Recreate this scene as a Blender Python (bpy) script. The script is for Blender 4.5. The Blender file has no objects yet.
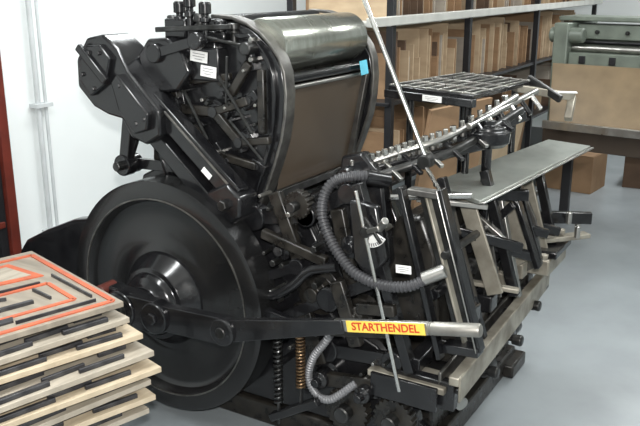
import bpy, bmesh, math, random
from mathutils import Vector, Matrix, Euler
R=random.Random(7)
S=bpy.context.scene
COL=S.collection
S.view_settings.view_transform='Standard'
V=Vector
# ------------------------------------------------------------ materials
def mat(name,col,rough=.5,metal=0,col2=None,scale=8,bump=0,rough2=None,coat=0,stretch=(1,1,1),detail=4,lo=.35,hi=.65):
    m=bpy.data.materials.new(name);m.use_nodes=True
    nt=m.node_tree;b=nt.nodes['Principled BSDF']
    b.inputs['Base Color'].default_value=(*col,1);b.inputs['Roughness'].default_value=rough
    b.inputs['Metallic'].default_value=metal
    b.inputs['Coat Weight'].default_value=coat
    tc=nt.nodes.new('ShaderNodeTexCoord');mp=nt.nodes.new('ShaderNodeMapping')
    mp.inputs['Scale'].default_value=stretch
    nt.links.new(tc.outputs['Object'],mp.inputs['Vector'])
    nz=nt.nodes.new('ShaderNodeTexNoise');nz.inputs['Scale'].default_value=scale;nz.inputs['Detail'].default_value=detail
    nt.links.new(mp.outputs[0],nz.inputs['Vector'])
    cr=nt.nodes.new('ShaderNodeValToRGB')
    cr.color_ramp.elements[0].position=lo;cr.color_ramp.elements[1].position=hi
    cr.color_ramp.elements[0].color=(*col,1);cr.color_ramp.elements[1].color=(*(col2 or tuple(c*.85 for c in col)),1)
    nt.links.new(nz.outputs['Fac'],cr.inputs['Fac']);nt.links.new(cr.outputs['Color'],b.inputs['Base Color'])
    if rough2 is not None:
        mr=nt.nodes.new('ShaderNodeMapRange');mr.inputs['From Min'].default_value=.3;mr.inputs['From Max'].default_value=.7
        mr.inputs['To Min'].default_value=rough;mr.inputs['To Max'].default_value=rough2
        nt.links.new(nz.outputs['Fac'],mr.inputs['Value']);nt.links.new(mr.outputs[0],b.inputs['Roughness'])
    if bump:
        bp=nt.nodes.new('ShaderNodeBump');bp.inputs['Strength'].default_value=bump;bp.inputs['Distance'].default_value=.01
        nt.links.new(nz.outputs['Fac'],bp.inputs['Height']);nt.links.new(bp.outputs[0],b.inputs['Normal'])
    return m
BLACK=mat('black_enamel',(.006,.006,.007),.15,0,(.013,.013,.014),14,.05,.28,coat=.2)
WHEELM=mat('flywheel_enamel',(.009,.009,.0095),.20,0,(.012,.012,.012),5,0,.28,coat=.1)
BLACK2=mat('black_greasy',(.008,.0075,.007),.22,.0,(.026,.023,.019),22,.12,.42)
DKST=mat('dark_steel',(.09,.09,.09),.28,.85,(.04,.04,.038),18,.05,.45)
STEEL=mat('bare_steel',(.52,.51,.48),.25,1,(.36,.35,.33),12,.03,.45)
GRIPM=mat('dull_grip_steel',(.34,.33,.30),.38,.8,(.22,.21,.19),10,.02,.5)
BRIGHT=mat('bright_steel',(.75,.74,.71),.18,1,(.6,.59,.57),20,0,.3)
RIM=mat('worn_edge_steel',(.20,.195,.18),.35,.8,(.10,.095,.09),16,.05,.5)
DRUM=mat('ink_drum_steel',(.47,.48,.43),.20,.9,(.36,.37,.32),6,.0,.28,stretch=(1,6,1))
PANEL=mat('smoked_panel',(.070,.052,.036),.28,.0,(.092,.070,.050),3,.02,.38)
TABLE=mat('dull_steel_plate',(.36,.375,.345),.35,.6,(.25,.265,.24),7,.02,.5)
RAIL=mat('oily_rail_steel',(.42,.39,.325),.38,.5,(.20,.18,.145),9,.05,.55)
HOSE=mat('grey_rubber_hose',(.060,.060,.065),.45,0,(.042,.042,.045),20)
HOSE2=mat('pale_flexible_conduit',(.27,.27,.28),.4,.4,(.19,.19,.20),20)
WHITE=mat('white_label',(.85,.85,.83),.45,0,(.78,.78,.76),30)
INKM=mat('label_ink',(.16,.16,.17),.6)
YEL=mat('yellow_label',(.86,.60,.10),.4,0,(.80,.54,.08),30)
REDT=mat('red_lettering',(.55,.05,.02),.45)
REDB=mat('red_brown_paint',(.10,.025,.018),.4)
CYAN=mat('cyan_note',(.14,.60,.78),.6)
COPPER=mat('brassy_spring',(.20,.13,.07),.35,.8,(.10,.06,.035),30)
PLY=mat('plywood_worn',(.33,.285,.225),.55,0,(.23,.20,.16),4,.03,stretch=(1,7,1))
PLY2=mat('plywood_pale',(.58,.485,.35),.55,0,(.44,.36,.25),5,.03,stretch=(9,1,1))
PLYE=mat('plywood_grey',(.44,.39,.315),.55,0,(.31,.275,.22),5,.03,stretch=(9,1,1))
RULE=mat('steel_rule_black',(.035,.035,.04),.4,.5,(.08,.08,.085),20)
RUB=mat('orange_red_rubber',(.58,.13,.055),.6,0,(.40,.10,.05),12)
CARD=mat('cardboard',(.34,.21,.115),.75,0,(.27,.165,.09),6)
CARD2=mat('cardboard_light',(.50,.38,.25),.75,0,(.42,.31,.20),6)
CARD3=mat('greyboard',(.42,.37,.31),.75,0,(.35,.31,.26),6)
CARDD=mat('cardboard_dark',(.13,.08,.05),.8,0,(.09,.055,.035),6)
WALLM=mat('white_plaster',(.88,.915,.91),.6,0,(.85,.885,.88),2)
FLOORM=mat('grey_floor_coating',(.30,.33,.345),.33,0,(.255,.28,.295),3,.03,.48)
CEIL=mat('ceiling_white',(.8,.8,.78),.8)
REDP=mat('oxide_red_steel',(.15,.026,.016),.4,0,(.10,.018,.012),8)
GREEN=mat('grey_green_paint',(.20,.23,.19),.4,.1,(.14,.16,.135),7,.03)
BOARD=mat('brown_bench_board',(.22,.155,.085),.45,0,(.165,.115,.062),6,.03)
BOARDD=mat('dark_brown_bench',(.045,.032,.022),.45,0,(.035,.025,.018),4)
RACKM=mat('dark_rack_steel',(.03,.03,.033),.4,.4)
PALE=mat('pale_pipe',(.62,.65,.66),.4)
ZINC=mat('shelf_rail_zinc',(.66,.66,.62),.4,.2)
# ------------------------------------------------------------ builder
WL={}
class B:
    def __init__(s): s.bm=bmesh.new();s.mi=0;s.mats=[]
    def faces(s,vs,fs):
        bv=[s.bm.verts.new(v) for v in vs]
        for f in fs:
            try:
                q=s.bm.faces.new([bv[i] for i in f]);q.material_index=s.mi;q.smooth=True
            except ValueError: pass
        return s
    def prism(s,pts,off):
        n=len(pts);o=V(off)
        vs=[V(p) for p in pts]+[V(p)+o for p in pts]
        fs=[list(range(n))[::-1],list(range(n,2*n))]+[[i,(i+1)%n,(i+1)%n+n,i+n] for i in range(n)]
        return s.faces(vs,fs)
    def plate(s,xz,y0,y1): return s.prism([(x,y0,z) for x,z in xz],(0,y1-y0,0))
    def slab(s,xy,z0,z1): return s.prism([(x,y,z0) for x,y in xy],(0,0,z1-z0))
    def box(s,lo,hi):
        return s.slab([(lo[0],lo[1]),(hi[0],lo[1]),(hi[0],hi[1]),(lo[0],hi[1])],lo[2],hi[2])
    def rbox(s,c,sz,rot=(0,0,0)):
        M=Euler([math.radians(a) for a in rot]).to_matrix();c=V(c)
        x,y,z=[k/2 for k in sz]
        vs=[c+M@V(p) for p in [(-x,-y,-z),(x,-y,-z),(x,y,-z),(-x,y,-z),(-x,-y,z),(x,-y,z),(x,y,z),(-x,y,z)]]
        return s.faces(vs,[[3,2,1,0],[4,5,6,7],[0,1,5,4],[1,2,6,5],[2,3,7,6],[3,0,4,7]])
    def lathe(s,a,b,prof,seg=40,ring=False):
        a=V(a);b=V(b);ax=(b-a).normalized();L=(b-a).length
        u=ax.orthogonal().normalized();w=ax.cross(u)
        vs=[];fs=[];k=len(prof)
        for t,r in prof:
            for i in range(seg):
                an=2*math.pi*i/seg
                vs.append(a+ax*(t*L)+(u*math.cos(an)+w*math.sin(an))*r)
        for j in range(k if ring else k-1):
            j2=(j+1)%k
            for i in range(seg):
                i2=(i+1)%seg
                fs.append([j*seg+i,j*seg+i2,j2*seg+i2,j2*seg+i])
        if not ring:
            if prof[0][1]>1e-5: fs.append([i for i in range(seg)][::-1])
            if prof[-1][1]>1e-5: fs.append([(k-1)*seg+i for i in range(seg)])
        return s.faces(vs,fs)
    def rod(s,a,b,r,seg=16,r2=None):
        L=(V(b)-V(a)).length;c=min(.15*r,.2*L)/L
        r2=r if r2 is None else r2
        return s.lathe(a,b,[(0,r*.85),(c,r),(1-c,r2),(1,r2*.85)],seg)
    def bar(s,a,b,w,t,up=(0,1,0),w2=None):
        a=V(a);b=V(b);d=(b-a).normalized();n=V(up)
        sd=d.cross(n).normalized();n=sd.cross(d).normalized()*t/2
        s1=sd*w/2;s2=sd*(w2 or w)/2
        vs=[a-s1-n,a+s1-n,a+s1+n,a-s1+n,b-s2-n,b+s2-n,b+s2+n,b-s2+n]
        return s.faces(vs,[[3,2,1,0],[4,5,6,7],[0,1,5,4],[1,2,6,5],[2,3,7,6],[3,0,4,7]])
    def link(s,a,b,ra,rb,y0,y1,w=None):
        (ax,az),(bx,bz)=a,b
        s.lathe((ax,y0,az),(ax,y1,az),[(0,ra*.92),(.1,ra),(.9,ra),(1,ra*.92)],24)
        s.lathe((bx,y0,bz),(bx,y1,bz),[(0,rb*.92),(.1,rb),(.9,rb),(1,rb*.92)],24)
        d=V((bx-ax,bz-az)).normalized();n=V((-d.y,d.x))
        wa=(w or ra*1.5)/2;wb=(w or rb*1.5)/2;e=(y1-y0)*.15
        return s.plate([(ax+n.x*wa,az+n.y*wa),(ax-n.x*wa,az-n.y*wa),(bx-n.x*wb,bz-n.y*wb),(bx+n.x*wb,bz+n.y*wb)],y0+e,y1-e)
    def tube(s,pts,rad,seg=12,n=12,ridge=0,period=.012):
        P=[V(p) for p in pts];P=[P[0]*2-P[1]]+P+[P[-1]*2-P[-2]]
        path=[]
        for i in range(1,len(P)-2):
            for k in range(n):
                t=k/n;a,b,c,d=P[i-1],P[i],P[i+1],P[i+2]
                path.append(.5*((2*b)+(c-a)*t+(2*a-5*b+4*c-d)*t*t+(3*b-a-3*c+d)*t**3))
        path.append(P[-2])
        if ridge:
            D=[0]
            for i in range(1,len(path)): D.append(D[-1]+(path[i]-path[i-1]).length)
            tot=D[-1];m=int(tot/period*4);q=[];j=0
            for i in range(m+1):
                dd=tot*i/m
                while j<len(D)-2 and D[j+1]<dd:j+=1
                q.append(path[j].lerp(path[j+1],(dd-D[j])/max(1e-9,D[j+1]-D[j])))
            path=q
        vs=[];fs=[];u=None
        for i,p in enumerate(path):
            t=(path[min(i+1,len(path)-1)]-path[max(i-1,0)]).normalized()
            if u is None:u=t.orthogonal().normalized()
            u=(u-t*u.dot(t)).normalized();w=t.cross(u)
            r=rad+(ridge*(0,1,1,0)[i%4] if ridge else 0)
            for k in range(seg):
                an=2*math.pi*k/seg;vs.append(p+(u*math.cos(an)+w*math.sin(an))*r)
        for i in range(len(path)-1):
            for k in range(seg):
                k2=(k+1)%seg;fs.append([i*seg+k,i*seg+k2,(i+1)*seg+k2,(i+1)*seg+k])
        fs.append(list(range(seg))[::-1]);fs.append([(len(path)-1)*seg+k for k in range(seg)])
        return s.faces(vs,fs)
    def band(s,xz,y0,y1,t):
        n=len(xz);P=[V(p) for p in xz];O=[]
        for i in range(n):
            d=(P[min(i+1,n-1)]-P[max(i-1,0)]).normalized();O.append(P[i]+V((d.y,-d.x))*-t)
        vs=[];fs=[]
        for i in range(n):
            vs+=[(P[i].x,y0,P[i].y),(P[i].x,y1,P[i].y),(O[i].x,y1,O[i].y),(O[i].x,y0,O[i].y)]
        for i in range(n-1):
            for k in range(4):
                fs.append([i*4+k,i*4+(k+1)%4,(i+1)*4+(k+1)%4,(i+1)*4+k])
        fs+= [[0,1,2,3],[(n-1)*4+k for k in (3,2,1,0)]]
        return s.faces(vs,fs)
    def gear(s,c,r,y0,y1,teeth):
        pts=[]
        for i in range(teeth):
            for k,rr in ((0,.9),(.25,1),(.5,1),(.75,.9)):
                an=2*math.pi*(i+k)/teeth;pts.append((c[0]+math.cos(an)*r*rr,c[1]+math.sin(an)*r*rr))
        return s.plate(pts,y0,y1)
    def spring(s,a,b,r,wr,turns):
        a=V(a);b=V(b);ax=(b-a);u=ax.normalized().orthogonal().normalized();w=ax.normalized().cross(u)
        pts=[a+ax*(i/(turns*8))+(u*math.cos(i*math.pi/4)+w*math.sin(i*math.pi/4))*r for i in range(turns*8+1)]
        return s.tube(pts,wr,6,2)
    def done(s,name,mt=None,parent=None,bevel=0,label=None,cat=None,group=None,kind=None,seg=2):
        bm=s.bm
        bmesh.ops.recalc_face_normals(bm,faces=bm.faces)
        for e in bm.edges:
            if len(e.link_faces)==2 and e.calc_face_angle(0)>math.radians(32): e.smooth=False
        vs=[v.co for v in bm.verts]
        c=V([(min(v[i] for v in vs)+max(v[i] for v in vs))/2 for i in range(3)])
        if parent is None and kind!='structure': c.z=min(v.z for v in vs)
        bmesh.ops.translate(bm,verts=bm.verts,vec=-c)
        me=bpy.data.meshes.new(name);bm.to_mesh(me);bm.free()
        for q in (s.mats or [mt]): me.materials.append(q)
        o=bpy.data.objects.new(name,me);COL.objects.link(o);o.location=c
        WL[o]=c.copy()
        if parent: o.parent=parent;o.matrix_parent_inverse=Matrix.Translation(-WL[parent])
        if bevel:
            md=o.modifiers.new('bevel','BEVEL');md.width=bevel;md.segments=seg;md.limit_method='ANGLE';md.angle_limit=math.radians(32)
        if label:o['label']=label
        if cat:o['category']=cat
        if group:o['group']=group
        if kind:o['kind']=kind
        return o
def empty(name,loc,label,cat,group=None):
    o=bpy.data.objects.new(name,None);COL.objects.link(o);o.location=loc;o.empty_display_size=.1
    WL[o]=V(loc);o['label']=label;o['category']=cat
    if group:o['group']=group
    return o
def text(body,size,loc,rot,mt,parent,name,ext=.0006,bold=0,sx=1):
    c=bpy.data.curves.new(name,'FONT');c.body=body;c.size=size;c.extrude=ext;c.align_x='CENTER';c.align_y='CENTER';c.offset=bold
    t=bpy.data.objects.new(name,c);COL.objects.link(t)
    bpy.context.view_layer.update()
    me=bpy.data.meshes.new_from_object(t.evaluated_get(bpy.context.evaluated_depsgraph_get()))
    bpy.data.objects.remove(t)
    me.materials.clear();me.materials.append(mt)
    me.transform(Euler([math.radians(a) for a in rot]).to_matrix().to_4x4()@Matrix.Diagonal((sx,1,1,1)))
    o=bpy.data.objects.new(name,me);COL.objects.link(o);o.location=loc;WL[o]=V(loc)
    o.parent=parent;o.matrix_parent_inverse=Matrix.Translation(-WL[parent])
    return o
# ------------------------------------------------------------ room
def struct(name,lo,hi,mt): return B().box(lo,hi).done(name,mt,kind='structure')
struct('floor',(-1.6,-4,-.1),(4.2,7.2,0),FLOORM)
struct('ceiling',(-1.6,-4,2.8),(4.2,7.2,2.9),CEIL)
struct('wall_left',(-1.7,-4,0),(-1.6,7.2,2.8),WALLM)
struct('wall_right',(4.2,-4,0),(4.3,7.2,2.8),WALLM)
struct('wall_back',(-1.6,7.2,0),(4.2,7.3,2.8),WALLM)
struct('wall_front',(-1.6,-4.1,0),(4.2,-4,2.8),WALLM)
struct('baseboard_left',(-1.6,-4,0),(-1.585,7.2,.09),PALE)
b=B();b.rod((-1.565,.78,0),(-1.565,.78,2.8),.014);b.rod((-1.565,.83,0),(-1.565,.83,2.8),.009)
for z in (.3,1.0,1.7,2.4): b.box((-1.6,.75,z),(-1.54,.86,z+.02))
b.done('wall_pipe',PALE,label='pale vertical pipe run clipped to the white wall',cat='pipe')
rk=empty('steel_rack',(-1.4,.2,0),'dark oxide-red steel rack standing against the white wall','rack')
B().box((-1.33,.32,0),(-1.29,.37,2.3)).done('post',REDP,rk,.003)
B().box((-1.35,.27,0),(-1.31,.315,2.3)).done('post',RACKM,rk,.003)
B().box((-1.33,-.7,0),(-1.29,-.64,2.3)).done('post',REDP,rk,.003)
for z in (.5,1.0,1.55): B().box((-1.55,-.7,z),(-1.30,.30,z+.03)).done('shelf',REDP,rk,.003)
B().box((-1.552,-.7,.0),(-1.545,.33,2.3)).done('back_panel',RACKM,rk)
# ------------------------------------------------------------ press
PR=empty('platen_printing_press',(.4,.6,0),'black cast-iron platen printing press with flywheel and starting lever','printing press')
b=B()
b.box((-.3,.16,0),(.98,1.15,.09));b.box((-.22,.20,.09),(.9,1.1,.2))
b.box((-.34,.13,0),(-.1,.3,.06)).box((.8,.13,0),(1.02,.3,.06)).box((.8,1.0,0),(1.02,1.18,.06))
b.done('base',BLACK2,PR,.008)
side=[(-.36,.1),(-.36,.62),(-.26,.92),(-.1,1.0),(.1,.95),(.28,.86),(.42,.80),(.5,.62),(.62,.5),(.78,.44),(.9,.3),(.92,.1)]
for y0,y1 in ((.17,.215),(.93,.975)):
    B().plate(side,y0,y1).done('side_frame',BLACK,PR,.008)
B().box((-.33,.215,.2),(.40,.93,.80)).done('body_casting',BLACK2,PR,.01)
B().box((.40,.25,.2),(.74,.9,.40)).done('lower_bed',BLACK2,PR,.01)
B().plate([(.72,.35),(.70,.70),(.76,.86),(.86,.88),(.92,.74),(.93,.46),(.90,.35)],.34,1.08).done('bed_housing',BLACK2,PR,.02)
B().plate([(-.27,.9),(-.26,1.12),(-.22,1.24),(-.10,1.34),(.0,1.36),(.0,.9)],.24,.34).done('upright_casting',BLACK,PR,.012)
B().plate([(-.22,.92),(-.20,1.06),(-.13,1.18),(-.10,1.18),(-.08,.92)],.18,.24).done('upright_rib',BLACK2,PR,.008)
# flywheel
cx,cz=-.04,.5
fw=B()
fw.lathe((cx,0,cz),(cx,.12,cz),[(.35,.362),(.30,.370),(.08,.380),(.0,.388),(0,.440),(.06,.452),(.94,.452),(1,.441),(1,.39),(.85,.372),(.5,.362),(.5,.20),(.62,.19),(.62,.06),(.15,.06),(.15,.19),(.26,.215),(.33,.24),(.37,.29),(.38,.345)],96,ring=True)
FW=fw.done('flywheel',WHEELM,PR)
b=B()
b.lathe((cx,.03,cz),(cx,-.10,cz),[(0,.185),(.12,.183),(.20,.176),(.32,.165),(.46,.150),(.60,.138),(.64,.122),(.74,.118),(.84,.108),(.9,.09),(1,.08),(1,.0)],72)
b.done('hub',BLACK,FW,.002)
B().lathe((cx,-.10,cz),(cx,-.15,cz),[(0,.045),(.8,.045),(1,.03),(1,0)],32).done('axle_end',DKST,FW)
B().lathe((cx,-.003,cz),(cx,.004,cz),[(0,.385),(0,.390),(1,.390),(1,.385)],96,ring=True).done('bright_inner_edge',RIM,FW)
# start lever
b=B()
b.link((-.06,.525),(.10,.528),.070,.058,-.205,-.14,.12)
b.link((.10,.528),(.39,.54),.058,.048,-.195,-.14,.095)
b.bar((.39,-.165,.54),(.84,-.165,.660),.080,.030,w2=.042)
LV=b.done('starting_lever',BLACK,PR,.006)
b=B();b.bar((-.14,-.15,.575),(.03,-.15,.565),.038,.06);b.bar((-.14,-.15,.475),(.03,-.15,.485),.034,.06);b.done('lever_fork',BLACK,LV,.008)
B().rod((-.145,-.205,.58),(-.145,-.13,.58),.022,20).done('pivot_bolt',REDB,LV,label='red-brown pivot bolt')
B().rod((-.05,-.225,.525),(-.05,-.13,.525),.030,20).done('pivot_bolt',DKST,LV)
B().rod((.39,-.20,.54),(.39,-.14,.54),.020,20).done('pivot_bolt',DKST,LV)
B().rod((.10,-.215,.53),(.10,-.14,.53),.022,6).done('pivot_bolt',BLACK,LV)
d=V((.26,0,.050)).normalized()
p0=V((.848,-.165,.664));p1=p0+d*.266
B().bar(p0-d*.04,p1,.038,.018).done('lever_bar',STEEL,LV,.003)
q0=p0+d*.004-V((0,.0100,0));q1=p0+d*.258-V((0,.0100,0))
B().bar(q0,q1,.035,.002).done('yellow_label',YEL,LV,label='yellow label strip lettered STARTHENDEL')
text('STARTHENDEL',.0335,(q0+q1)/2-V((0,.0018,0)),(90,-10.9,0),REDT,LV,'lettering',bold=.0007,sx=.98)
b=B();b.lathe(p1,p1+d*.155,[(0,.016),(.02,.019),(.05,.0195),(.06,.017),(.09,.017),(.10,.0195),(.96,.0195),(.99,.017),(1,0)],28).done('grip',GRIPM,LV)
# upper ink-unit frames
out=[(-.16,.95),(-.16,1.3),(-.12,1.46),(.0,1.515),(.12,1.52),(.2,1.512),(.27,1.49),(.345,1.435),(.392,1.36),(.405,1.28),(.39,1.15),(.35,1.02),(.30,.90),(.24,.82),(.16,.78),(.0,.80)]
rimo=[(.10,1.525),(.19,1.52),(.25,1.503),(.305,1.473),(.345,1.437),(.378,1.395),(.396,1.35),(.403,1.28),(.398,1.2),(.383,1.12),(.353,1.03),(.318,.94),(.278,.865),(.218,.81),(.15,.775)]
for i,(y0,y1) in enumerate(((.185,.230),(.83,.865))):
    o=B().plate(out,y0,y1).done('ink_unit_frame',BLACK,PR,.005)
    B().band(rimo,y0-.006,y1+.006,.012).done('frame_rim',RIM,o,.003)
rin=[(x-.045,z-.01) if x>.3 else (x-.02,z-.045) for x,z in rimo]
B().band(rin[1:],.170,.186,.016).done('raised_bead',BLACK,PR,.003)
D=B().lathe((.285,.231,1.430),(.285,.828,1.430),[(0,.03),(0,.094),(.012,.098),(.988,.098),(1,.094),(1,.03)],72).done('ink_drum',DRUM,PR)
B().rod((.285,.12,1.43),(.285,.95,1.43),.022,20).done('drum_shaft',DKST,D)
for x,z,r in ((.375,1.322,.018),(.33,1.28,.03),(.24,1.29,.03),(.14,1.36,.035),(.13,1.50,.035)):
    B().rod((x,.232,z),(x,.827,z),r,28).done('ink_roller',BLACK,PR)
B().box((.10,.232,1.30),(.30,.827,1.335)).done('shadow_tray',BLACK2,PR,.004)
pv=[(.376,1.290),(.300,.90),(.280,.905),(.356,1.295)]
PN=B().plate(pv,.250,.81).done('platen_cover_panel',PANEL,PR,.002)
B().bar((.380,.243,1.302),(.303,.243,.895),.026,.02).done('panel_edge_bar',BLACK,PN,.003)
B().bar((.386,.812,1.305),(.308,.812,.895),.026,.03).done('panel_edge_bar',RIM,PN,.003)
B().bar((.303,.240,.893),(.303,.825,.893),.03,.03,(0,0,1)).done('panel_foot_bar',DKST,PN,.003)
B().rod((.386,.235,1.292),(.386,.82,1.292),.008,14).done('panel_top_rod',STEEL,PN)
B().rbox((.410,.745,1.320),(.002,.080,.055),(0,-10,8)).done('sticky_note',CYAN,PN,label='cyan blue sticky note')
B().box((-.1,.231,.95),(.27,.82,1.26)).done('ink_unit_interior',BLACK2,PR,.01)
b=B();b.plate([(.30,.86),(.40,.885),(.56,.60),(.54,.42),(.40,.42),(.36,.6)],.27,.80).done('platen_casting',BLACK,PR,.01)
for y in (.30,.42,.54,.66,.77):
    B().plate([(.40,.885),(.425,.87),(.585,.60),(.56,.45),(.54,.45),(.56,.60)],y-.012,y+.012).done('platen_rib',BLACK,PR,.003)
# large slanted arm on the ink side
b=B()
b.plate([(-.415,1.27),(-.41,1.37),(-.35,1.45),(-.27,1.465),(-.20,1.42),(-.155,1.34),(-.02,1.21),(-.02,1.12),(-.09,1.08),(-.16,1.10),(-.20,1.165),(-.27,1.175),(-.34,1.20)],.02,.16)
A=b.done('roller_drive_arm',BLACK,PR,.009,seg=2)
B().plate([(-.385,1.30),(-.375,1.37),(-.33,1.425),(-.27,1.43),(-.22,1.385),(-.25,1.29),(-.33,1.24)],.0,.03).done('arm_cover',BLACK,A,.006)
B().plate([(-.22,1.30),(-.19,1.33),(-.05,1.20),(-.06,1.14),(-.12,1.12),(-.19,1.20)],-.005,.03).done('arm_cover',BLACK,A,.006)
B().bar((-.37,-.004,1.42),(-.24,-.004,1.30),.030,.02).done('arm_rib',BLACK,A,.005)
for x,z in ((-.36,1.32),(-.32,1.40),(-.27,1.40),(-.31,1.27),(-.18,1.29),(-.11,1.16),(-.07,1.18)): B().rod((x,-.010,z),(x,.03,z),.008,6).done('arm_bolt',BLACK,A)
B().bar((-.10,.085,1.24),(.275,.085,.925),.074,.06).done('connecting_strut',BLACK,A,.006)
B().bar((-.19,.085,1.19),(.175,.085,.87),.060,.06).done('connecting_strut',BLACK,A,.006)
B().bar((-.05,.052,1.225),(.25,.052,.972),.007,.007).done('strut_edge',RIM,A,.001)
b=B();b.plate([(.13,.88),(.17,.94),(.25,.975),(.31,.93),(.305,.86),(.25,.82),(.16,.825)],.04,.15).done('strut_bearing',BLACK,A,.010)
B().rod((.245,.015,.90),(.245,.05,.90),.020,6).done('bearing_nut',DKST,A)
B().rod((.18,.02,.865),(.18,.05,.865),.014,6).done('bearing_nut',DKST,A)
B().rbox((.16,.050,1.0),(.045,.004,.020),(0,40,0)).done('rating_label',WHITE,A)
b=B();b.plate([(-.16,1.29),(-.18,1.39),(-.13,1.45),(-.04,1.455),(.03,1.41),(.06,1.34),(.0,1.27),(-.07,1.26)],.10,.19)
b.done('rocker_casting',BLACK,PR,.010)
B().link((-.09,1.40),(.10,1.45),.035,.03,.08,.12,.035).done('rocker_link',BLACK,PR,.004)
B().link((-.28,.97),(-.23,1.22),.042,.06,.08,.13,.045).done('link_arm',BLACK,PR,.004)
B().link((-.28,.97),(.02,.98),.038,.05,.13,.165,.04).done('link_arm',BLACK,PR,.004)
B().rod((-.28,.05,.97),(-.28,.18,.97),.018,20).done('link_pin',DKST,PR)
B().bar((-.27,.12,.99),(-.12,.12,1.32),.02,.02).done('tie_rod',BLACK,PR,.003)
B().tube([(-.20,.14,1.22),(-.17,.14,1.10),(-.12,.14,1.0),(-.10,.15,.90)],.012,10,8).done('oil_pipe',BLACK,PR)
# fountain, knobs, labels on top
b=B();b.box((-.13,.16,1.38),(.13,.8,1.45));b.box((-.1,.16,1.45),(.0,.8,1.52));b.box((.02,.15,1.44),(.18,.8,1.48))
b.done('ink_fountain',BLACK,PR,.008)
for i,(x,y,h) in enumerate(((-.09,.20,.09),(-.04,.18,.14),(.015,.17,.17),(.06,.17,.10),(.10,.15,.14),(.15,.17,.08),(.20,.18,.07))):
    b=B();b.lathe((x,y,1.44),(x,y,1.44+h),[(0,.012),(.5,.012),(.52,.020),(.62,.020),(.64,.013),(.7,.013),(.72,.022),(.95,.022),(1,.016),(1,0)],18)
    b.done('adjusting_knob',BLACK if i%3 else DKST,PR,.001)
B().bar((-.12,.14,1.48),(.22,.14,1.50),.018,.014).done('fountain_bar',DKST,PR,.003)
for i,(x,z,r,y) in enumerate(((.12,1.2,.042,.15),(.23,1.1,.038,.15),(.02,1.16,.034,.14),(.27,1.25,.030,.16),(.17,1.28,.024,.15),(-.05,1.22,.045,.15),(.1,1.05,.03,.16),(.30,1.02,.025,.16),(.26,1.40,.04,.15))):
    b=B();b.lathe((x,.2,z),(x,y-.01,z),[(0,r*1.1),(.3,r),(.6,r*.95),(.65,r*.5),(1,r*.45),(1,0)],24)
    b.done('roller_bearing',BLACK,PR)
    B().rbox((x,.175,z),(r*2.6,.03,r*1.3),(0,R.choice((-40,-20,25,45,80)),0)).done('bearing_cap',BLACK,PR,.004)
for a,c,w in (((-.05,1.2),(.12,1.2),.035),((.12,1.2),(.27,1.25),.03),((.12,1.2),(.23,1.1),.032),((.1,1.05),(.30,1.02),.028),((.02,1.14),(.1,1.05),.028),((.06,1.42),(.17,1.30),.03),((-.05,1.2),(-.08,1.36),.035),((.23,1.1),(.36,1.12),.026),((.28,1.38),(.20,1.27),.03),((.33,1.36),(.33,1.14),.028),((.0,1.30),(.20,1.33),.024)):
    B().bar((a[0],.155,a[1]),(c[0],.155,c[1]),w,.022).done('roller_saddle',BLACK2,PR,.004)
for a,c,r in (((.16,1.33),(.30,1.14),.006),((.0,1.27),(.10,1.10),.006),((.20,1.18),(.34,1.05),.005),((.05,1.47),(.26,1.44),.006),((.19,1.24),(.20,1.40),.005)):
    B().rod((a[0],.135,a[1]),(c[0],.135,c[1]),r,8).done('thin_control_rod',DKST,PR)
for k in range(34):  # bolts scattered at random, added as small bright highlights on the frame
    an=R.random();x=R.uniform(-.05,.34);z=R.uniform(1.0,1.48)
    if x>.28 and z<1.1: continue
    rr=R.choice((.006,.008,.010))
    B().rod((x,R.choice((.13,.14,.15)),z),(x,.2,z),rr,6).done('highlight_bolt',R.choice((BLACK,DKST,DKST,STEEL)),PR)
def lab(cx,cy,cz,w,h,rot,parent,name='instruction_label'):
    M=Euler([math.radians(a) for a in rot]).to_matrix()
    l=B().rbox((cx,cy,cz),(w,.003,h),rot).done(name,WHITE,parent,label='small white printed instruction label')
    b=B()
    for k in range(3):
        c=V((cx,cy,cz))+M@V((0,-.002,h*(.25-.25*k)));b.rbox(c,(w*(.7 if k<2 else .45),.001,h*.05),rot)
    b.done('printed_lines',INKM,l)
lab(.085,.125,1.395,.075,.038,(0,6,0),PR);lab(.125,.125,1.345,.068,.038,(0,6,0),PR)
B().box((.04,.13,1.31),(.165,.19,1.425)).done('label_bracket',BLACK,PR,.006)
# motor and belt guard behind flywheel
b=B();b.lathe((-.98,.25,.36),(-.98,.62,.36),[(0,.10),(.06,.14),(.94,.14),(1,.10)],36)
for k in range(12):
    an=k*math.pi/6;b.rbox((-.98+.145*math.cos(an),.43,.36+.145*math.sin(an)),(.02,.28,.01),(0,-math.degrees(an),0))
b.box((-1.1,.3,.12),(-.86,.58,.24));b.box((-1.15,.25,0),(-.8,.65,.12))
b.done('drive_motor',BLACK2,PR,.004)
b=B();b.plate([(-1.10,.38),(-1.09,.45),(-1.04,.51),(-.9,.58),(-.72,.655),(-.5,.70),(-.36,.72),(-.3,.6),(-.45,.4),(-.85,.26),(-1.06,.28)],.20,.28).done('belt_guard',BLACK,PR,.02,seg=3)
B().plate([(-.9,.0),(-.9,.12),(-.3,.16),(-.3,0)],.35,.6).done('motor_mount',BLACK2,PR,.008)
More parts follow.
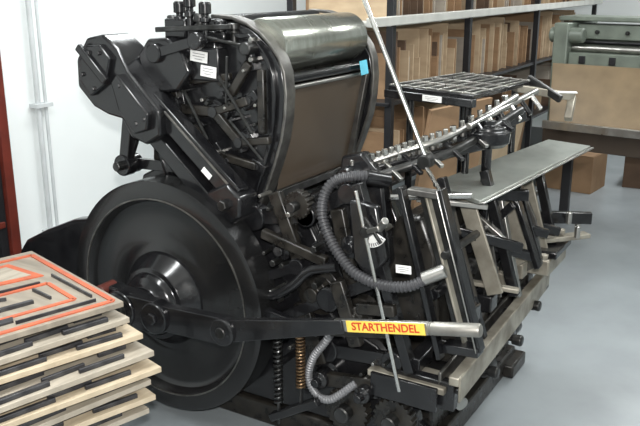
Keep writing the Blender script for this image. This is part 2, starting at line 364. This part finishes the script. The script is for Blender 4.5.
# mid castings
MID=[((.30,.84),(.52,.88),.05,.04,.12,.17,.055),((.52,.88),(.68,.98),.04,.035,.12,.16,.05),((.36,.45),(.62,.60),.05,.045,.10,.15,.04),((.62,.60),(.80,.70),.045,.03,.11,.15,.04),((.60,.40),(.86,.42),.05,.04,.12,.16,.05),((.45,.66),(.60,.80),.045,.04,.13,.17,.05),((.33,.62),(.50,.70),.03,.03,.09,.12,.035)]
for a,c,ra,rc,y0,y1,w in MID:
    B().link(a,c,ra,rc,y0,y1,w).done('linkage_arm',BLACK,PR,.004)
B().tube([(.33,.08,.56),(.42,.08,.585),(.50,.08,.64),(.56,.09,.70),(.66,.10,.73)],.018,12,8).done('curved_handle_bar',BLACK,PR)
for x,z,r,y0,m_ in ((.55,.60,.09,.155,BLACK2),(.42,.74,.06,.15,BLACK),(.72,.56,.05,.14,BLACK2),(.70,.80,.06,.15,BLACK),(.60,.30,.05,.10,BLACK),(.78,.30,.045,.08,BLACK)):
    b=B();b.lathe((x,.2,z),(x,y0-.05,z),[(0,r),(.4,r),(.45,r*.7),(.8,r*.65),(.85,r*.35),(1,r*.3),(1,0)],36).done('cam_disc',m_,PR,.002)
for a,c,w,y in (((.40,.95),(.50,.72),.05,.12),((.64,.92),(.70,.66),.05,.14),((.50,.56),(.58,.34),.06,.13),((.66,.68),(.74,.46),.05,.1),((.36,.80),(.62,.74),.035,.10),((.46,.46),(.86,.54),.03,.09),((.62,.30),(.9,.34),.05,.11),((.74,.60),(.88,.62),.04,.1)):
    B().bar((a[0],y,a[1]),(c[0],y,c[1]),w,.03).done('frame_bracket',BLACK2,PR,.005)
for k in range(30):
    x=R.uniform(.34,.86);z=R.uniform(.3,.95)
    B().rod((x,R.choice((.075,.09,.10)),z),(x,.17,z),R.choice((.007,.010,.013)),R.choice((6,12))).done('stud_bolt',R.choice((BLACK,DKST,DKST,STEEL)),PR)
for x,z,r,t in ((.70,.20,.085,22),(.88,.22,.075,20),(.50,.92,.05,18)):
    g=B().gear((x,z),r,.10,.14,t).done('gear_wheel',BLACK2,PR,.001)
    B().rod((x,.06,z),(x,.2,z),r*.35,20).done('gear_shaft',DKST,g)
for x in (.45,.545):
    z0=.18 if x<.5 else .27
    B().rod((x,.05,z0-.08),(x,.05,.52),.006).done('spring_rod',DKST,PR)
    B().spring((x,.05,z0),(x,.05,.47),.014,.0042,16).done('coil_spring',COPPER if x>.5 else DKST,PR)
B().bar((.40,.05,.53),(.62,.05,.50),.03,.03).done('spring_bracket',BLACK,PR,.005)
B().bar((.42,.05,.12),(.62,.05,.24),.03,.04).done('spring_bracket',BLACK,PR,.005)
# hoses
B().tube([(.74,.2,1.03),(.69,.15,1.035),(.64,.12,1.02),(.612,.1,.975),(.614,.08,.91),(.645,.07,.845),(.695,.06,.785),(.76,.05,.74),(.85,.05,.72),(.94,.06,.73),(1.01,.09,.77)],.0155,14,10,.0032,.012).done('corrugated_hose',HOSE,PR)
B().rod((.98,.08,.755),(1.045,.10,.79),.022,20).done('hose_coupling',STEEL,PR)
B().rod((.72,.18,1.03),(.78,.24,1.01),.025,20).done('hose_coupling',BLACK,PR)
B().tube([(.66,.1,.52),(.63,.08,.46),(.585,.07,.39),(.565,.07,.31),(.60,.07,.25),(.66,.07,.25),(.74,.1,.32)],.013,12,10,.002,.010).done('flexible_conduit',HOSE2,PR)
# dial
ox,oz=.805,.895
B().plate([(ox,oz)]+[(ox+.058*math.cos(a),oz+.058*math.sin(a)) for a in [math.radians(k) for k in range(-95,-19,10)]],.055,.062).done('quadrant_scale',WHITE,PR)
b=B()
for k in range(-90,-20,9):
    a=math.radians(k);b.bar((ox+.044*math.cos(a),.053,oz+.044*math.sin(a)),(ox+.055*math.cos(a),.053,oz+.055*math.sin(a)),.003,.002)
b.done('scale_ticks',INKM,PR)
b=B();b.bar((ox-.015,.045,oz+.04),(ox+.045,.045,oz-.035),.010,.010);b.done('scale_pointer',DKST,PR,.002)
B().rod((ox,.02,oz),(ox,.06,oz),.018,18).done('scale_hub',DKST,PR)
B().bar((ox,.03,oz),(.865,.0,.925),.014,.012).done('scale_lever',STEEL,PR,.002)
B().rod((.855,.02,.915),(.890,-.01,.955),.012,14).done('lever_knob',STEEL,PR,.001)
B().plate([(.72,.98),(.82,.97),(.86,.8),(.80,.72),(.74,.78)],.065,.10).done('dial_bracket',BLACK,PR,.008)
lab(.925,.055,.785,.052,.026,(0,-4,0),PR)
B().rod((.76,.04,1.02),(.93,.04,.37),.0065,12).done('push_rod',BRIGHT,PR)
B().rod((.55,.4,1.67),(.845,.4,1.05),.0085,12).done('tall_guide_rod',BRIGHT,PR)
B().rod((.84,.37,1.055),(.84,.43,1.055),.025,16).done('rod_clamp',DKST,PR)
B().rod((.86,.36,1.04),(.985,.2,1.0),.007,10).done('cross_rod',BRIGHT,PR)
# front frames / gauges
def slat(a,c,w,t,y,mt,n='frame_upright',bev=.003): return B().bar((a[0],y,a[1]),(c[0],y,c[1]),w,t).done(n,mt,PR,bev)
slat((.86,1.02),(1.02,.46),.018,.04,.16,BLACK);slat((.98,1.02),(1.14,.50),.018,.045,.2,BLACK)
slat((.975,1.02),(1.135,.50),.006,.006,.172,STEEL,'upright_edge')
slat((.92,1.0),(1.08,.50),.010,.03,.22,RAIL)
B().plate([(.87,.98),(.965,.98),(1.12,.5),(1.03,.48)],.27,.28).done('dark_side_plate',DKST,PR,.002)
slat((.87,1.0),(.98,1.0),.02,.05,.2,RIM,'frame_cross_piece');slat((1.02,.49),(1.14,.50),.03,.06,.2,BLACK,'frame_cross_piece')
slat((.89,1.0),(1.07,.44),.03,.03,.42,BLACK);slat((.95,.92),(1.08,.58),.06,.012,.50,RAIL);slat((.98,1.0),(1.12,.55),.035,.03,.60,BLACK)
slat((.93,.90),(1.02,.50),.07,.012,.66,RIM);slat((1.0,.90),(1.10,.5),.02,.03,.72,STEEL)
B().plate([(.93,.90),(1.0,.92),(1.07,.80),(1.10,.62),(1.05,.58),(1.0,.70),(.95,.76)],.80,.815).done('gauge_plate',RAIL,PR,.002)
B().plate([(.92,.88),(.99,.92),(1.08,.74),(1.12,.56),(1.06,.52),(.98,.60)],.95,.965).done('gauge_plate',RIM,PR,.002)
slat((1.0,.94),(1.12,.6),.035,.03,.88,BLACK);slat((.99,.92),(1.10,.56),.045,.012,1.05,RAIL);slat((1.02,.91),(1.12,.55),.035,.03,1.14,BLACK)
slat((1.05,.90),(1.16,.62),.02,.04,.74,BLACK);slat((.92,.70),(1.06,.86),.03,.02,.70,BLACK,'cross_link');slat((.94,.56),(1.08,.74),.03,.02,.90,BLACK,'cross_link');slat((.93,.86),(1.10,.74),.02,.02,.58,STEEL,'cross_link')
slat((.72,1.02),(.93,.40),.035,.04,.13,BLACK)
for y,z in ((.46,.78),(.62,.70),(.80,.74),(.98,.70)):
    B().bar((.90,y,z+.03),(1.14,y+.12,z-.04),.028,.035,(0,0,1)).done('linkage_bar',BLACK,PR,.004)
    B().rod((.93,y-.02,z),(.93,y+.1,z),.025,18).done('pivot_boss',BLACK,PR)
B().rod((1.0,.2,.80),(1.0,1.25,.78),.014).done('cross_shaft',DKST,PR)
B().rod((.97,.2,.66),(.97,1.25,.64),.018).done('cross_shaft',BLACK,PR)
for y,r in ((.34,.04),(.55,.032),(.76,.045),(1.02,.035)):
    B().rod((.97,y-.02,.655),(.97,y+.02,.655),r,24).done('shaft_collar',DKST if r<.036 else BLACK,PR)
for y,z in ((.38,.56),(.56,.54),(.74,.57),(.93,.55),(1.08,.57)):
    B().box((.97,y-.035,z-.05),(1.06,y+.035,z+.015)).done('clamp_block',BLACK if y<.6 else RAIL,PR,.006)
    B().rod((1.02,y,z),(1.02,y,z+.05),.009,10).done('clamp_screw',DKST,PR)
for y,z in ((.52,.60),(.88,.62),(1.12,.66)):
    B().bar((.96,y,z),(1.15,y+.03,z-.01),.03,.016,(0,0,1)).done('gauge_finger',RAIL,PR,.003)
# lower front rails
def brail(a,c,w,h,mt,n,bev=.004): return B().bar(a,c,w,h,(0,0,1)).done(n,mt,PR,bev)
brail((1.095,.09,.425),(1.055,1.25,.425),.035,.03,RAIL,'front_rail')
brail((1.115,.09,.40),(1.075,1.25,.40),.008,.09,RAIL,'front_rail_edge')
brail((1.035,.12,.40),(1.0,1.25,.40),.012,.06,RIM,'front_rail_edge')
brail((.93,.14,.42),(.90,1.25,.42),.05,.05,BLACK,'front_rail')
brail((1.02,.14,.365),(1.0,1.24,.365),.16,.02,DKST,'rail_tray')
for y in (.14,.45,.8,1.1):
    B().box((.86,y-.02,.30),(1.09-.02*y,y+.02,.40)).done('rail_bracket',BLACK,PR,.005)
for y in (.3,.6,.95,1.15):
    B().box((.95,y-.03,.39),(1.02,y+.03,.47)).done('tray_block',BLACK2,PR,.006)
B().box((.82,.28,.06),(.95,1.15,.34)).done('front_plinth',BLACK2,PR,.01)
B().box((.78,.10,.36),(1.06,.22,.385)).done('front_shelf_plate',RAIL,PR,.005)
B().box((.80,.085,.30),(1.04,.10,.385)).done('shelf_plate_skirt',BLACK,PR,.003)
for y,z in ((.22,.24),(.55,.20),(.85,.24)):
    B().bar((.90,y,z),(1.04,y+.04,z+.06),.05,.035).done('front_link',BLACK,PR,.005)
    B().rod((1.03,y,z+.05),(1.03,y+.08,z+.05),.035,24).done('front_roller',DKST,PR)
for x,y,z in ((1.12,.70,.33),(1.11,.46,.30),(1.10,1.0,.36)):
    b=B();b.lathe((x-.10,y,z),(x+.015,y,z),[(0,.010),(.65,.010),(.66,.020),(.95,.022),(1,.016),(1,0)],24).done('hand_knob',DKST,PR,.002)
b=B();b.lathe((.95,.30,.30),(1.08,.22,.28),[(0,.015),(.5,.015),(.5,.024),(1,.024),(1,0)],20).done('lock_handle',STEEL,PR)
B().link((.90,.20),(1.02,.14),.05,.035,.16,.20,.04).done('pedal_link',BLACK,PR,.004)
# far right lower arms
brail((.98,1.38,.60),(1.10,1.1,.58),.04,.04,BLACK,'delivery_arm');brail((.92,.9,.62),(1.22,1.25,.62),.05,.02,RAIL,'delivery_arm');brail((.90,1.15,.68),(1.22,1.3,.68),.03,.05,BLACK,'delivery_arm')
for x,y,z in ((1.15,1.2,.69),(1.2,1.15,.65),(1.17,1.28,.66)): B().rod((x,y,z-.02),(x,y,z+.03),.012,14).done('adjusting_screw',STEEL,PR)
B().box((1.0,.98,.50),(1.14,1.25,.57)).done('jogger_block',RAIL,PR,.008)
B().box((1.04,1.0,.57),(1.16,1.24,.60)).done('jogger_top',BLACK,PR,.005)
# delivery table
DT=B().faces([(.80,.56,.925),(1.04,.40,.925),(1.18,1.34,.965),(1.0,1.34,.975),(.80,.56,.942),(1.04,.40,.942),(1.18,1.34,.982),(1.0,1.34,.992)],[[3,2,1,0],[4,5,6,7],[0,1,5,4],[1,2,6,5],[2,3,7,6],[3,0,4,7]]).done('delivery_table',TABLE,PR,.003)
B().bar((1.043,.40,.932),(1.183,1.34,.972),.008,.026).done('table_lip',STEEL,DT,.003)
B().bar((.83,.35,.93),(1.05,.45,.910),.018,.018,(0,0,1)).done('table_support',STEEL,DT,.003)
B().bar((.80,.60,.89),(1.1,.75,.89),.03,.04,(0,0,1)).done('table_support',BLACK,DT,.003)
B().rod((.79,.22,.96),(1.0,.42,.95),.011,14).done('support_rod',BRIGHT,DT)
# feed table
c0,c1,c2,c3=(.54,.70),(.92,.61),(.97,1.12),(.63,1.25)
FT=B().slab([c0,c1,c2,c3],1.245,1.262).done('feed_table',BLACK,PR,.003)
def lerp(a,c,t):return (a[0]+(c[0]-a[0])*t,a[1]+(c[1]-a[1])*t)
b=B()
for t in (.03,.3,.55,.97):
    p=lerp(c0,c3,t);q=lerp(c1,c2,t);b.bar((*p,1.265),(*q,1.265),.012,.006,(0,0,1))
for t in (.03,.17,.31,.45,.59,.73,.87,.97):
    p=lerp(c0,c1,t);q=lerp(c3,c2,t);b.bar((*p,1.266),(*q,1.266),.007,.006,(0,0,1))
b.done('table_grid_strips',STEEL,FT,.001)
B().bar((.54,.685,1.235),(.93,.593,1.235),.03,.03).done('table_front_edge',BLACK,FT,.003)
lab(.76,.615,1.237,.085,.022,(0,0,-13.3),FT)
for x,y in ((.60,.78),(.86,.72),(.92,1.08),(.68,1.14)): B().rod((x,y,.6),(x,y,1.245),.014,14).done('table_post',BLACK,FT)
B().bar((.93,1.05,1.24),(1.12,1.2,1.20),.05,.03,(0,0,1)).done('side_bracket',RAIL,FT,.004)
B().bar((1.12,1.2,1.20),(1.13,1.12,1.12),.03,.03,(1,0,0)).done('side_bracket',RAIL,FT,.004)
B().rbox((1.10,1.16,1.222),(.09,.04,.003),(0,0,20)).done('instruction_label',WHITE,FT)
B().bar((.95,1.15,1.27),(1.10,1.1,1.20),.02,.03,(0,0,1)).done('side_bracket',DKST,FT,.004)
# gripper shaft with nuts
gp=[V((.60,.30,1.02)),V((.74,.40,1.075)),V((.88,.52,1.13)),V((1.0,.85,1.235))]
G=B().tube(gp,.012,12,8).done('gripper_shaft',STEEL,PR)
B().tube([p+V((.03,-.03,-.045)) for p in gp],.016,12,8).done('gripper_bar',DKST,G)
def along(t):
    t*=3;i=min(int(t),2);return gp[i].lerp(gp[i+1],t-i)
for k in range(22):
    t=.02+k*.044;p=along(t);b=B();b.rod(p+V((0,0,-.03)),p+V((-.005,-.005,.028)),.0125 if k%2 else .009,6 if k%2 else 12)
    b.done('clamp_nut',BRIGHT if k%2 else STEEL,G)
for k in range(7):
    p=along(.1+k*.13);B().bar(p+V((-.01,0,-.01)),p+V((.09,-.05,-.06)),.016,.014,(0,0,1)).done('gripper_finger',STEEL if k%2 else BLACK,G,.002)
B().bar((.58,.28,.99),(.98,.62,1.10),.05,.04,(0,0,1)).done('gripper_arm',BLACK,PR,.006)
B().bar((.70,.55,1.02),(1.02,.9,1.16),.04,.04,(0,0,1)).done('gripper_arm',BLACK,PR,.006)
b=B();b.lathe((.97,.64,1.08),(.97,.64,1.165),[(0,.06),(.2,.078),(.65,.082),(.72,.065),(.85,.062),(.9,.025),(1.1,.025),(1.1,0)],36).done('suction_disc',BLACK,PR,.002)
B().rod((.97,.64,.7),(.97,.64,1.08),.018).done('disc_post',BLACK,PR)
B().rod((.93,.55,1.16),(1.03,1.0,1.24),.012).done('sucker_bar',STEEL,PR)
for k in range(6):
    p=V((.93,.55,1.16)).lerp(V((1.03,1.0,1.24)),.1+k*.16)
    B().rod(p,p+V((.05,-.02,-.05)),.009,10).done('sucker_nozzle',BRIGHT if k%2 else BLACK,PR)
B().bar((.60,.30,1.0),(.58,.8,1.0),.06,.05,(0,0,1)).done('gripper_hub_casting',BLACK,PR,.01)
B().rod((.62,.22,1.0),(.62,.9,1.0),.04,24).done('gripper_axle',BLACK,PR)
B().plate([(.54,.9),(.56,1.06),(.64,1.08),(.72,1.0),(.76,.7),(.66,.5),(.52,.55)],.30,.36).done('gripper_stand',BLACK,PR,.01)
# ------------------------------------------------------------ cutting dies in a stack
def dieframe(yaw):
    a=V((math.cos(math.radians(yaw)),math.sin(math.radians(yaw)),0));return a,V((-a.y,a.x,0))
T,H=.017,.029
specs=[(.37,-.52,165,.60,.52,PLYE),(.39,-.51,163,.62,.54,PLY2),(.375,-.51,167,.60,.52,PLYE),(.41,-.50,164,.66,.56,PLY2),(.385,-.50,166,.60,.55,PLYE),(.345,-.50,163,.60,.54,PLY2),(.305,-.51,166,.60,.52,PLYE),(.285,-.51,164,.63,.52,PLY)]
z=.725-(T+H)*(len(specs)-1)
ztray=z
for i,(x,y,yaw,la,lb,mt) in enumerate(specs):
    a,bd=dieframe(yaw)
    c=V((x,y,z));z+=T+H
    def P(s,t,zz=0): return c+a*s+bd*t+V((0,0,zz))
    top=i==len(specs)-1
    b=B().prism([P(0,0),P(la,0),P(la,lb),P(0,lb)],(0,0,T))
    D=b.done('cutting_die_board',mt,None,.0015,label='plywood cutting die board with orange-red rubber outlines, topmost on the stack' if top else 'plywood cutting die board with black steel rules, in the stack',cat='cutting die',group='cutting dies stacked on the trolley')
    def rect(s0,t0,s1,t1,w,h,mt2,n):
        b=B()
        for p,q in ((P(s0,t0),P(s1,t0)),(P(s1,t0),P(s1,t1)),(P(s1,t1),P(s0,t1)),(P(s0,t1),P(s0,t0))):
            b.bar(p+V((0,0,T+h/2)),q+V((0,0,T+h/2)),w,h,(0,0,1))
        return b.done(n,mt2,D)
    if not top:
        rect(.11,.05,la-.05,lb-.05,.012,H,RULE,'cutting_rule')
        rect(.20,.12,la-.12,lb-.12,.006,H,RULE,'cutting_rule')
        j=R.uniform(0,.06)
        for s0,t0,s1,t1 in ((.022,.03+j,.026,.17+j),(.05,.14+j,.046,.27+j),(.022,.26+j,.018,.42+j),(.075,.05,.078,.14),(.09,.018,.28,.024),(.09,.30,.085,.46)):
            B().bar(P(s0,t0,T+.007),P(s1,t1,T+.007),R.uniform(.009,.016),.014,(0,0,1)).done('cutting_rule',RULE,D,.002)
    else:
        rect(.022,.022,la-.05,lb-.03,.016,.004,RUB,'rubber_outline')
        rect(.11,.10,la-.34,lb-.1,.014,.004,RUB,'rubber_outline')
        B().prism([P(.36,.08,T),P(.54,.12,T),P(.52,.30,T),P(.38,.33,T)],(0,0,.004)).done('rubber_pad',RUB,D)
        B().prism([P(.385,.11,T+.001),P(.51,.14,T+.001),P(.495,.275,T+.001),P(.40,.295,T+.001)],(0,0,.005)).done('board_insert',PLYE,D)
        B().prism([P(.07,.30,T),P(.10,.29,T),P(.10,.45,T),P(.07,.46,T)],(0,0,.006)).done('rubber_pad',RULE,D)
        for s0,t0,s1,t1,w in ((.055,.06,.055,.30,.005),(.09,.055,.34,.062,.005),(.16,.15,.26,.16,.006),(.17,.20,.17,.36,.014),(.30,.12,.31,.38,.006),(.34,.38,.56,.36,.016),(.24,.25,.28,.38,.008)):
            B().bar(P(s0,t0,T+.005),P(s1,t1,T+.005),w,.010,(0,0,1)).done('cutting_rule',RULE,D)
tr=empty('trolley',(.1,-.75,0),'low dark steel trolley carrying the stacked cutting dies','trolley')
a,bd=dieframe(164);c=V((.31,-.54,ztray-.035))
b=B().prism([c,c+a*.55,c+a*.55+bd*.47,c+bd*.47],(0,0,.035)).done('tray',RACKM,tr,.003)
for s,t in ((.05,.05),(.50,.05),(.50,.42),(.05,.42)):
    p=c+a*s+bd*t;B().rod((p.x,p.y,0),(p.x,p.y,ztray-.035),.018).done('leg',RACKM,tr)
# ------------------------------------------------------------ background shelving with cardboard
sh=empty('shelving_rack',(-.3,4,0),'long dark steel shelving rack filled with standing cardboard sheets','shelf')
B().box((.045,1.45,1.43),(.085,6.4,1.475)).done('shelf_rail',ZINC,sh,.003)
for z in (.12,.55,1.0,1.42):
    B().box((-.62,1.75,z),(.03,6.4,z+.02)).done('shelf_board',RACKM if z<1.4 else ZINC,sh,.002)
PY=(1.78,2.9,4.4,6.36)
for y in PY:
    for x in (-.60,.02):
        B().box((x-.02,y-.02,0),(x+.02,y+.02,2.2)).done('post',RACKM,sh,.002)
mats=[CARD,CARD2,CARD3,CARD,CARDD,CARD2]
base=[]
for k,mt in enumerate(mats):
    b=B().box((-.29,-.005,0),(.29,.005,1));o=b.done('cardboard_sheet',mt);base.append(o.data);bpy.data.objects.remove(o)
for lev,z0,hmin,hmax,step in (('upper',1.441,.18,.42,.034),('middle',1.021,.18,.375,.036),('lower',.571,.2,.38,.10)):
    y=1.88;h=.3;ln=.015 if lev!='middle' else -.015
    while y<6.2:
        if min(abs(y-py) for py in PY)>.05:
            o=bpy.data.objects.new('cardboard_sheet',base[R.randrange(6)]);COL.objects.link(o)
            h=R.uniform(hmin,hmax);w=R.uniform(.72,.98)
            o.scale=(w,R.choice((1,1,1.5,.6)),h);o.location=(-.30+R.uniform(-.05,.02)+(1-w)*.2,y,z0);o.rotation_euler=(ln+R.uniform(-.008,.008),0,R.uniform(-.006,.006))
            o['label']='brown cardboard sheet standing on the shelving';o['category']='cardboard';o['group']='cardboard sheets on the %s shelf'%lev
        y+=R.uniform(step*.75,step*1.4)
for k,(x,y,w,h,mt,ry,tilt) in enumerate(((.22,1.9,.6,1.05,CARD,80,-10),(.28,2.55,.5,.85,CARD2,84,-10),(.20,3.15,.45,.9,CARD,88,-6))):
    b=B().box((-w/2,-.01,0),(w/2,.01,h));o=b.done('large_cardboard',mt,label='large brown cardboard piece leaning against the shelving rack',cat='cardboard',group='large cardboard pieces leaning on the rack')
    o.location=(x,y,0);o.rotation_euler=(math.radians(-tilt),0,math.radians(ry))
def carton(x,y,z,w,d,h,yaw,mt=CARD):
    e=empty('cardboard_carton',(x,y,z),'brown cardboard carton on the floor beneath the cutter bench','box','cartons beneath the bench')
    M=Matrix.Rotation(math.radians(yaw),3,'Z')
    B().rbox((x,y,z+h/2),(w,d,h),(0,0,yaw)).done('carton_body',mt,e,.003)
    B().rbox((x,y,z+h+.002),(.05,d,.003),(0,0,yaw)).done('packing_tape',CARD2,e)
    for s in (-1,1):
        c=V((x,y,z+h))+M@V((s*w*.25,0,.004));B().rbox(c,(w*.48,d,.004),(0,0,yaw)).done('flap',mt,e,.001)
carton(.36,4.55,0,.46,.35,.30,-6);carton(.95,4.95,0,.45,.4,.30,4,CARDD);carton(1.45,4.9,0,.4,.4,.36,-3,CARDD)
# guillotine with sloping bench board
gt=empty('paper_guillotine',(1.2,3.5,0),'grey-green paper guillotine with a sloping brown bench board','paper cutter')
def W(u,v,z):
    o=V((.53,3.1,0));yaw=math.radians(-7);ux=V((math.cos(yaw),math.sin(yaw),0));vy=V((-ux.y,ux.x,0));return o+ux*u+vy*v+V((0,0,z))
B().faces([W(0,0,.75),W(1.9,0,.75),W(1.9,.24,1.11),W(-.1,.24,1.11),W(0,-.01,.765),W(1.9,-.01,.765),W(1.9,.225,1.125),W(-.1,.225,1.125)],[[3,2,1,0],[4,5,6,7],[0,1,5,4],[1,2,6,5],[2,3,7,6],[3,0,4,7]]).done('bench_board',BOARD,gt,.003)
B().bar(W(-.03,-.03,.755),W(1.9,-.03,.755),.03,.05,(0,0,1)).done('board_edge_strip',STEEL,gt,.002)
B().prism([W(-.05,.02,.60),W(1.9,.02,.60),W(1.9,.5,.60),W(-.05,.5,.60)],(0,0,.13)).done('bench_body',BOARDD,gt,.005)
for u,v in ((.0,.4),(1.8,.1),(1.0,.45)):
    p=W(u,v,0);B().box((p.x-.03,p.y-.03,0),(p.x+.03,p.y+.03,.62)).done('leg',RACKM,gt,.003)
def G8(u0,u1,v0,v1,z0,z1,n,mt,bev=.008): return B().prism([W(u0,v0,z0),W(u1,v0,z0),W(u1,v1,z0),W(u0,v1,z0)],(0,0,z1-z0)).done(n,mt,gt,bev)
G8(-.14,-.04,.30,.85,.72,1.38,'side_frame',GREEN);G8(1.7,1.83,.30,.85,0,1.42,'side_frame',GREEN)
G8(-.04,1.7,.33,.50,1.10,1.19,'clamp_beam',GREEN);G8(-.04,1.7,.46,.62,1.27,1.37,'knife_beam',GREEN)
G8(-.04,1.7,.62,.72,.8,1.3,'back_plate',GREEN);G8(-.16,1.75,.42,.75,1.39,1.42,'top_beam',GREEN)
B().rod(W(-.04,.40,1.215),W(1.7,.40,1.215),.024).done('clamp_roller',STEEL,gt)
B().rod(W(-.04,.44,1.255),W(1.7,.44,1.255),.010).done('guide_bar',RACKM,gt)
B().rod(W(-.18,.36,1.30),W(.05,.36,1.30),.05,24).done('hand_wheel_boss',GREEN,gt)
for k in range(8): G8(.04+k*.2,.08+k*.2,.315,.332,1.12,1.17,'beam_slot',RACKM,.002)
for k in range(8): B().rod(W(.1+k*.2,.44,1.32),W(.1+k*.2,.465,1.32),.014,12).done('beam_bolt',DKST,gt)
# ------------------------------------------------------------ lights
def area(name,loc,rot,sx,sy,e,col=(1,1,1)):
    l=bpy.data.lights.new(name,'AREA');l.shape='RECTANGLE';l.size=sx;l.size_y=sy;l.energy=e;l.color=col
    o=bpy.data.objects.new(name,l);COL.objects.link(o);o.location=loc;o.rotation_euler=[math.radians(a) for a in rot];return o
area('ceiling_light_near',(0.2,-.8,2.75),(0,0,0),.3,1.6,46,(.97,1,1))
area('ceiling_light_mid',(1.8,1.6,2.75),(0,0,0),.3,1.6,54,(.97,1,1))
area('ceiling_light_far',(1.2,4.6,2.75),(0,0,0),.3,1.6,55,(.98,1,1))
area('wall_wash',(-.6,1.3,2.75),(0,0,0),.3,1.6,42,(.96,1,1))
area('camera_flash',(1.98,-2.16,1.82),(71,0,31),.08,.05,78,(1,.98,.95))
w=bpy.data.worlds.new('World');S.world=w;w.use_nodes=True
w.node_tree.nodes['Background'].inputs[0].default_value=(.75,.82,.85,1);w.node_tree.nodes['Background'].inputs[1].default_value=.4
# ------------------------------------------------------------ camera
cam=bpy.data.cameras.new('camera');cam.lens=45;cam.sensor_width=36;cam.clip_start=.05
co=bpy.data.objects.new('camera',cam);COL.objects.link(co)
co.location=(1.91,-2.09,1.65);co.rotation_euler=(math.radians(73.8),0,math.radians(31))
S.camera=co
